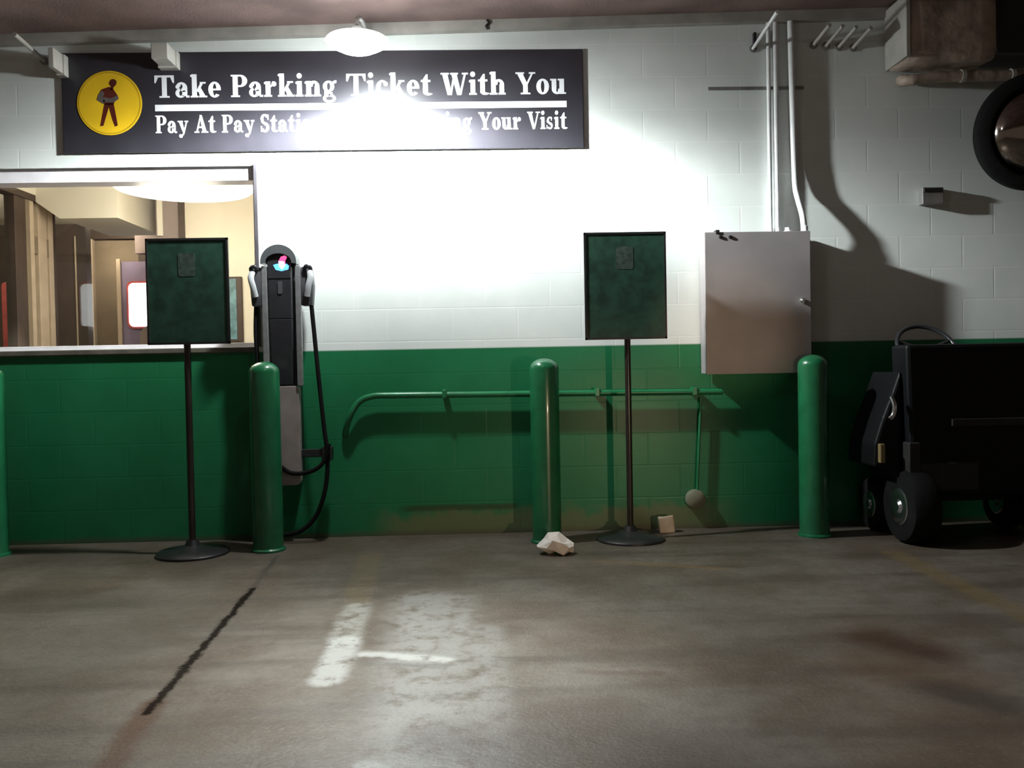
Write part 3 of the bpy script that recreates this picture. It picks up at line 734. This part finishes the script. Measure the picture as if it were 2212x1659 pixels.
# cable bracket
b0 = P(712, 985, .20)
MB().box((xm + .08, -.22, b0.z - .02), (b0.x + .03, -.19, b0.z + .03)).box((b0.x - .03, -.27, b0.z - .04), (b0.x + .03, -.15, b0.z + .045)).build('cable_hook', M['plastic'], cs, bevel=.006)

cs.scale.y = .62; cs.location.x -= .024; cs.location.z += .008

# ------------------------------------------------------------------ grey cabinet and its conduits
p = .17
x0, x1 = P(1524, 650, p).x, P(1752, 650, p).x
z1, z0 = P(1638, 500, p).z, P(1638, 807, p).z
kb = thing('electrical_cabinet', ((x0 + x1) / 2, 0, z0), 'grey metal electrical cabinet on the wall above the green paint line', 'cabinet')
MB().box((x0 + .004, -p + .014, z0 + .004), (x1 - .004, -.021, z1 - .004)).build('body', M['cabinet'], kb, bevel=.004)
dr = MB().box((x0, -p, z0), (x1, -p + .012, z1)).build('door', M['cabinet'], kb, bevel=.003)
for px in (1556, 1577):
    c = P(px, 512, p)
    MB().lathe([(.011, 0), (.011, .006), (.006, .009), (0, .009)], (c.x, -p, c.z), axis=(0, -1, 0), n=18).build('hinge_screw', M['black'], dr, smooth=True)
c = P(1550, 501, p)
MB().box((c.x - .012, -p - .006, c.z - .012), (c.x + .012, -p + .05, c.z + .012)).build('hinge', M['black'], dr, bevel=.002)
c = P(1733, 649, p)
la = MB().lathe([(.016, 0), (.016, .012), (.010, .018), (0, .018)], (c.x, -p, c.z), axis=(0, -1, 0), n=20).build('latch', M['chrome'], dr, smooth=True)
MB().box((c.x - .005, -p - .026, c.z - .024), (c.x + .005, -p - .017, c.z + .010)).build('latch_key', M['chrome'], la, bevel=.002)

def conduit(pts, r, label, fit=True):
    e = Vector(pts[-1])
    t = thing('conduit', e, label, 'conduit', 'conduits above the cabinet')
    MB().tube(pts, r, n=18).build('tube', M['galv'], t, smooth=True)
    MB().lathe([(r + .005, 0), (r + .005, .012), (r + .003, .014), (r + .003, .04), (r, .042)], (e.x, e.y, e.z), n=18).build('fitting', M['galv'], t, smooth=True)
    return t
ztop = lambda x: zc(x) - .03
for px, lab in ((1662, 'leftmost white conduit running straight down to the grey cabinet'), (1677, 'second white conduit from the left above the grey cabinet')):
    a = P(px, 300, .028); conduit([(a.x, -.028, ztop(a.x) - .035), (a.x, -.028, z1)], .013 if px < 1670 else .017, lab)
a, b = P(1713, 300, .06), P(1737, 480, .085)
conduit([(a.x, -.036, ztop(a.x) - .035)] + bez([P(1715, 330, .036), P(1718, 400, .045), P(1724, 430, .065), P(1733, 462, .085), P(1736, 482, .09), Vector((b.x, -.09, z1))], 6), .019,
        'white conduit with an offset bend entering the top right of the grey cabinet')
a, b = P(1530, 190, .02), P(1738, 186, .02)
tag(MB().box((a.x, -.012, a.z - .010), (b.x, 0, a.z + .010)).build('strut_channel', M['steel'], origin=(a.x, 0, a.z), bevel=.003), 'thin horizontal strut channel behind the three white conduits', 'bracket')
# small bushing on the cabinet lid
c = P(1702, 492, .10)
tag(MB().lathe([(.03, 0), (.03, .012), (.018, .016), (.018, .034), (0, .036)], (c.x, -.10, z1 - .002), n=20).build('cable_bushing', M['galv'], smooth=True, origin=(c.x, -.1, z1)), 'small white bushing on the cabinet top between the conduits', 'fitting')

# little box on the wall at the right
a, b = P(1994, 404, .06), P(2040, 440, .06)
sb = thing('wall_sensor', ((a.x + b.x) / 2, 0, b.z), 'small grey box on the white wall left of the round mirror', 'sensor')
MB().box((a.x, -.055, b.z), (b.x, 0, a.z)).build('case', M['steel'], sb, bevel=.005)
MB().box((a.x + .008, -.062, a.z - .032), (b.x - .008, -.053, a.z - .006)).build('cover', M['black'], sb, bevel=.003)

# ------------------------------------------------------------------ ceiling hardware
def hanger(x_px, top, bot, w_px, p, label):
    a = P(x_px, bot, p); x2 = P(x_px + w_px, bot, p).x
    t = thing('hanger_bracket', (a.x, 0, a.z), label, 'bracket', 'hanger brackets under the slab')
    zt_ = min(P(x_px, top, p).z, zc(a.x) - .066)
    MB().box((a.x, -p, a.z), (x2, -.06, zt_)).build('box', M['ledger'], t, bevel=.004)
    MB().box((a.x - .01, -.07, a.z - .01), (x2 + .01, 0, zt_)).build('back_plate', M['ledger'], t, bevel=.003)
    return t
hanger(326, 92, 126, 36, .20, 'grey bracket box overlapping the top edge of the black sign')
hanger(104, 102, 145, 12, .18, 'narrow grey bracket left of the black sign')
def stub(px0, py0, px1, py1, r, label, group, L=None):
    """tube leaving the wall towards the viewer, under the slab"""
    a = P(px0, py0, .0); n = 1.0
    L = L or .30
    t = thing('angled_conduit', a, label, 'conduit', group)
    b = Vector((a.x + (px1 - px0) * .0, -L, a.z + .10 * L))
    MB().tube([a, b], r, n=14).build('tube', M['galv' if 'white' in label else 'ledger'], t, smooth=True)
    MB().lathe([(r + .012, 0), (r + .012, .010), (r, .012)], a, axis=(0, -1, .0), n=18).build('collar', M['steel'], t, smooth=True)
    return t
stub(1626, 106, 0, 0, .011, 'single grey conduit stub left of the white conduits under the slab', 'grey conduit stubs', .46)
names = ('first', 'second', 'third', 'fourth')
for i, px in enumerate((1757, 1784, 1812, 1842)):
    stub(px, 98 + i * 2, 0, 0, .012, '%s grey conduit stub from the left in the row beside the duct' % names[i], 'grey conduit stubs', .26)
stub(97, 132, 0, 0, .013, 'grey conduit stub near the ceiling at the far left', 'grey conduit stubs', .34)
c = P(1628, 90, .0)
tag(MB().box((c.x - .008, -.03, c.z - .055), (c.x + .008, 0, c.z + .05)).build('pipe_hook', M['black'], origin=(c.x, 0, c.z), bevel=.003), 'small black strap on the wall left of the white conduits', 'bracket')
c = P(1052, 50, .055)
tag(MB().tube(bez([(c.x, -.052, c.z + .02), (c.x + .012, -.06, c.z), (c.x - .006, -.06, c.z - .02), (c.x + .004, -.055, c.z - .04)]), .007).build('wire_hook', M['black'], origin=(c.x, -.05, c.z), smooth=True), 'small dark wire hook on the ledger above the sign', 'hook')

# foil wrapped duct, upper right
def ring_section(x, y0, y1, z0, z1, r, jit, rnd, n=7):
    pts = []
    for cy, cz, a in ((y1 - r, z1 - r, 0), (y0 + r, z1 - r, 90), (y0 + r, z0 + r, 180), (y1 - r, z0 + r, 270)):
        for k in range(n):
            t = math.radians(a + 90 * k / (n - 1)); pts.append(Vector((x + rnd.uniform(-jit, jit), cy + r * math.cos(t) + rnd.uniform(-jit, jit), cz + r * math.sin(t) + rnd.uniform(-jit, jit))))
    return pts
rnd = random.Random(4)
pf, pb_ = .30, .03
xd0 = P(1962, 100, pf).x; xd1 = P(2152, 100, pf).x
zd0 = P(2050, 128, pf).z; zd1 = zc(xd0) - .02
du = MB(); secs = []
for i in range(7):
    x = xd0 + (xd1 - xd0) * i / 6
    secs.append(ring_section(x, -pf, -pb_, zd0 + (.012 if i in (0, 6) else 0), zd1, .055, .006, rnd))
o = 0
for sct in secs: du.v += sct
n = len(secs[0])
for i in range(6):
    for k in range(n): du.f.append([i * n + k, i * n + (k + 1) % n, (i + 1) * n + (k + 1) % n, (i + 1) * n + k])
du.f.append(list(range(n))[::-1]); du.f.append([6 * n + k for k in range(n)])
dt = thing('air_duct', ((xd0 + xd1) / 2, 0, zd0), 'bulky foil wrapped air duct hanging in the upper right corner', 'duct')
du.build('wrap', M['foil'], dt, smooth='all')
MB().box((xd0 - .015, -pf - .008, zd0 + .02), (xd0 + .012, -pb_, zd1)).build('end_band', M['ledger'], dt, bevel=.004)
MB().box((xd1, -.30, zd0 + .03), (XR - .5, -.05, zd1)).build('branch', M['black'], dt, bevel=.01)
# wrapped pipe below it
pz = P(2100, 164, .14)
pts = bez([P(1948, 174, .04), P(1950, 174, .08), P(1968, 173, .13), P(2010, 168, .14), P(2100, 164, .14), Vector((pz.x + .6, -.14, pz.z + .0)), Vector((XR - .5, -.14, pz.z + .0))], 6)
wp = thing('wrapped_pipe', (pz.x, 0, pz.z), 'wrapped pipe bending into the wall under the air duct', 'pipe')
MB().tube(pts, [.034 + rnd.uniform(-.003, .003) for _ in pts], n=18).build('insulation', M['foil'], wp, smooth='all')
for px in (2078, 2185):
    c = P(px, 164 - (px - 2100) * .015, .14); MB().lathe([(.0, -.012), (.040, -.012), (.040, .012), (0, .012)], (c.x, -.14, c.z), axis=(1, 0, 0), n=20).build('band', M['ledger'], wp, smooth=True)

# convex mirror
p = .30
mc = P(2232, 285, p); mr = P(2232, 285, p).x - P(2110, 285, p).x
ax = Vector((-.10, -1, -.12)).normalized()
mm = thing('convex_mirror', mc, 'round convex safety mirror with a thick black rim at the right edge', 'mirror')
ri = mr * .74
MB().lathe([(ri, -.01), (ri, .035), (ri + .02, .052), (mr - .02, .048), (mr, .03), (mr, -.015), (mr - .03, -.03), (ri, -.03)], mc, axis=ax, n=64).build('rim', M['rubber'], mm, smooth=True)
MB().lathe([(ri + .005, .015)] + [(ri * math.cos(math.radians(a)), .015 + .12 * math.sin(math.radians(a))) for a in range(12, 90, 13)] + [(0, .135)], mc, axis=ax, n=64).build('face', M['mirror'], mm, smooth='all')
MB().lathe([(mr - .02, -.02), (mr * .8, -.06), (mr * .3, -.09), (0, -.095)], mc, axis=ax, n=48).build('back_shell', M['black'], mm, smooth=True)
MB().tube([mc - ax * .09, Vector((mc.x + .02, 0, mc.z + .06))], .016).build('arm', M['steel'], mm, smooth=True)

# ------------------------------------------------------------------ black cart at the right
pB = .62                                   # near face
X = lambda px, pp=pB: P(px, 900, pp).x
Z = lambda py, pp=pB, px=2000: P(px, py, pp).z
xA = X(1962); xE = xA + 1.05
uc = thing('utility_cart', (xA + .5, -.4, 0), 'black wheeled utility cart with a round steering wheel at the right edge', 'cart')
zb0, zb1 = Z(1072), Z(742, pB, 2080)
tub = MB()
tub.hexa([(xA + .02, -pB, zb0), (xE, -pB, zb0), (xE, -.42, zb0), (xA + .02, -.42, zb0)], [(xA - .005, -pB, zb1), (xE, -pB, zb1), (xE, -.42, zb1), (xA - .005, -.42, zb1)])
tb = tub.build('tub', M['cart'], uc, bevel=.02)
MB().box((xA + .25, -pB - .012, Z(922)), (xE - .05, -pB + .01, Z(906))).build('trim_strip', M['cart_grey'], tb, bevel=.004)
MB().box((xA + .06, -pB - .01, zb0 + .03), (xA + .40, -pB + .01, Z(1000))).build('lower_panel', M['cart_grey'], tb, bevel=.006)
# left fender and step
fe = MB()
fy0, fy1 = -pB + .02, -.12
fe.prism([(X(1958), Z(800)), (X(1940), Z(850)), (X(1918), Z(905)), (X(1900), Z(960)), (X(1898), Z(1010)), (X(1936), Z(1010)), (X(1962), Z(1060))], (0, -pB + .06, 0), (1, 0, 0), (0, 0, 1), (0, .36, 0))
fn = fe.build('fender', M['cart'], uc, bevel=.015)
MB().tube(bez([P(1925, 858, .60), P(1932, 876, .62), P(1930, 895, .62), P(1922, 905, .62)]), .014).build('grab_handle', M['chrome'], fn, smooth=True)
MB().box((X(1884, .4), -.42, Z(962, .4)), (X(1894, .4), -.36, Z(924, .4))).build('reflector', M['amber'], fn, bevel=.006)
MB().box((X(1906), -pB + .03, Z(1000)), (X(1918), -pB + .065, Z(958))).build('tail_reflector', M['amber'], fn, bevel=.006)
MB().box((X(1960), -pB - .02, .10), (X(1984), -pB + .06, Z(955))).build('frame_post', M['cart_grey'], uc, bevel=.006)
MB().box((xA, -.50, zb0 - .05), (xE, -.20, zb0)).build('chassis', M['cart'], uc)
def wheel(x, y, r, w):
    wl = MB().lathe([(r * .62, -w / 2), (r * .93, -w / 2), (r, -w * .3), (r, w * .3), (r * .93, w / 2), (r * .62, w / 2)], (x, y, r), axis=(1, 0, 0), n=36).build('wheel', M['rubber'], uc, smooth=True)
    MB().lathe([(r * .50, -w * .40), (r * .50, -w * .52), (r * .44, -w * .56), (r * .2, -w * .53), (r * .14, -w * .62), (0, -w * .62)], (x, y, r), axis=(1, 0, 0), n=28).build('hub', M['chrome'], wl, smooth=True)
    MB().lathe([(0, -w * .3), (r * .62, -w * .3), (r * .62, w * .3), (0, w * .3)], (x, y, r), axis=(1, 0, 0), n=28).build('rim', M['cart_grey'], wl, smooth=True)
xw = X(1972, .60)
for xx in (xw, xw + .80):
    wheel(xx, -.58, .21, .15)
    wheel(xx - .02, -.20, .165, .11)
# steering wheel
wc = P(2003, 752, .30); wr = P(2065, 752, .30).x - wc.x
wax = Vector((0, -.75, .62)).normalized()
q = Vector((0, 0, 1)).rotation_difference(wax)
ring = [wc + q @ Vector((wr * math.cos(a), wr * math.sin(a), 0)) for a in [2 * math.pi * k / 40 for k in range(41)]]
sw = MB().tube(ring, .013, n=12, caps=False).build('steering_wheel', M['plastic'], uc, smooth=True)
sp = MB()
for a in (20, 160, 270): sp.tube([wc - wax * .02, wc + q @ Vector((wr * math.cos(math.radians(a)), wr * math.sin(math.radians(a)), 0))], .010, n=8)
sp.build('spokes', M['cart_grey'], sw, smooth=True)
MB().tube([wc - wax * .01, wc - wax * .40], .022).build('steering_column', M['cart'], uc, smooth=True)

# ------------------------------------------------------------------ litter
rnd = random.Random(11)
def crumple(name, c, sx, sy, sz, m, label, cat, seed, sub=3, rough=.5):
    r_ = random.Random(seed); bm = bmesh.new(); bmesh.ops.create_icosphere(bm, subdivisions=sub, radius=1)
    for v in bm.verts:
        k = 1 + r_.uniform(-rough, rough) * .6
        v.co = Vector((v.co.x * sx * k, v.co.y * sy * k, max(v.co.z, -.55) * sz * (1 + r_.uniform(-rough, rough))))
    lo_ = min(v.co.z for v in bm.verts)
    for v in bm.verts: v.co.z -= lo_
    me = bpy.data.meshes.new(name); bm.to_mesh(me); bm.free(); me.materials.append(m)
    o = bpy.data.objects.new(name, me); C.objects.link(o); o.location = c
    return tag(o, label, cat)
g = F(1204, 1196)
crumple('crumpled_paper', (g.x, g.y, 0), .095, .07, .055, M['paper'], 'crumpled white paper on the floor at the foot of the middle bollard', 'paper', 3, 2, .55)
g = P(1440, 1155, .10)
tag(MB().hexa([(g.x - .05, -.15, 0), (g.x + .05, -.13, 0), (g.x + .055, -.05, 0), (g.x - .045, -.06, 0)], [(g.x - .058, -.14, .098), (g.x + .04, -.125, .112), (g.x + .05, -.06, .085), (g.x - .05, -.07, .095)])
    .build('card_carton', M['tan'], origin=(g.x, -.1, 0), bevel=.008), 'small tan carton on the floor against the green wall', 'carton')
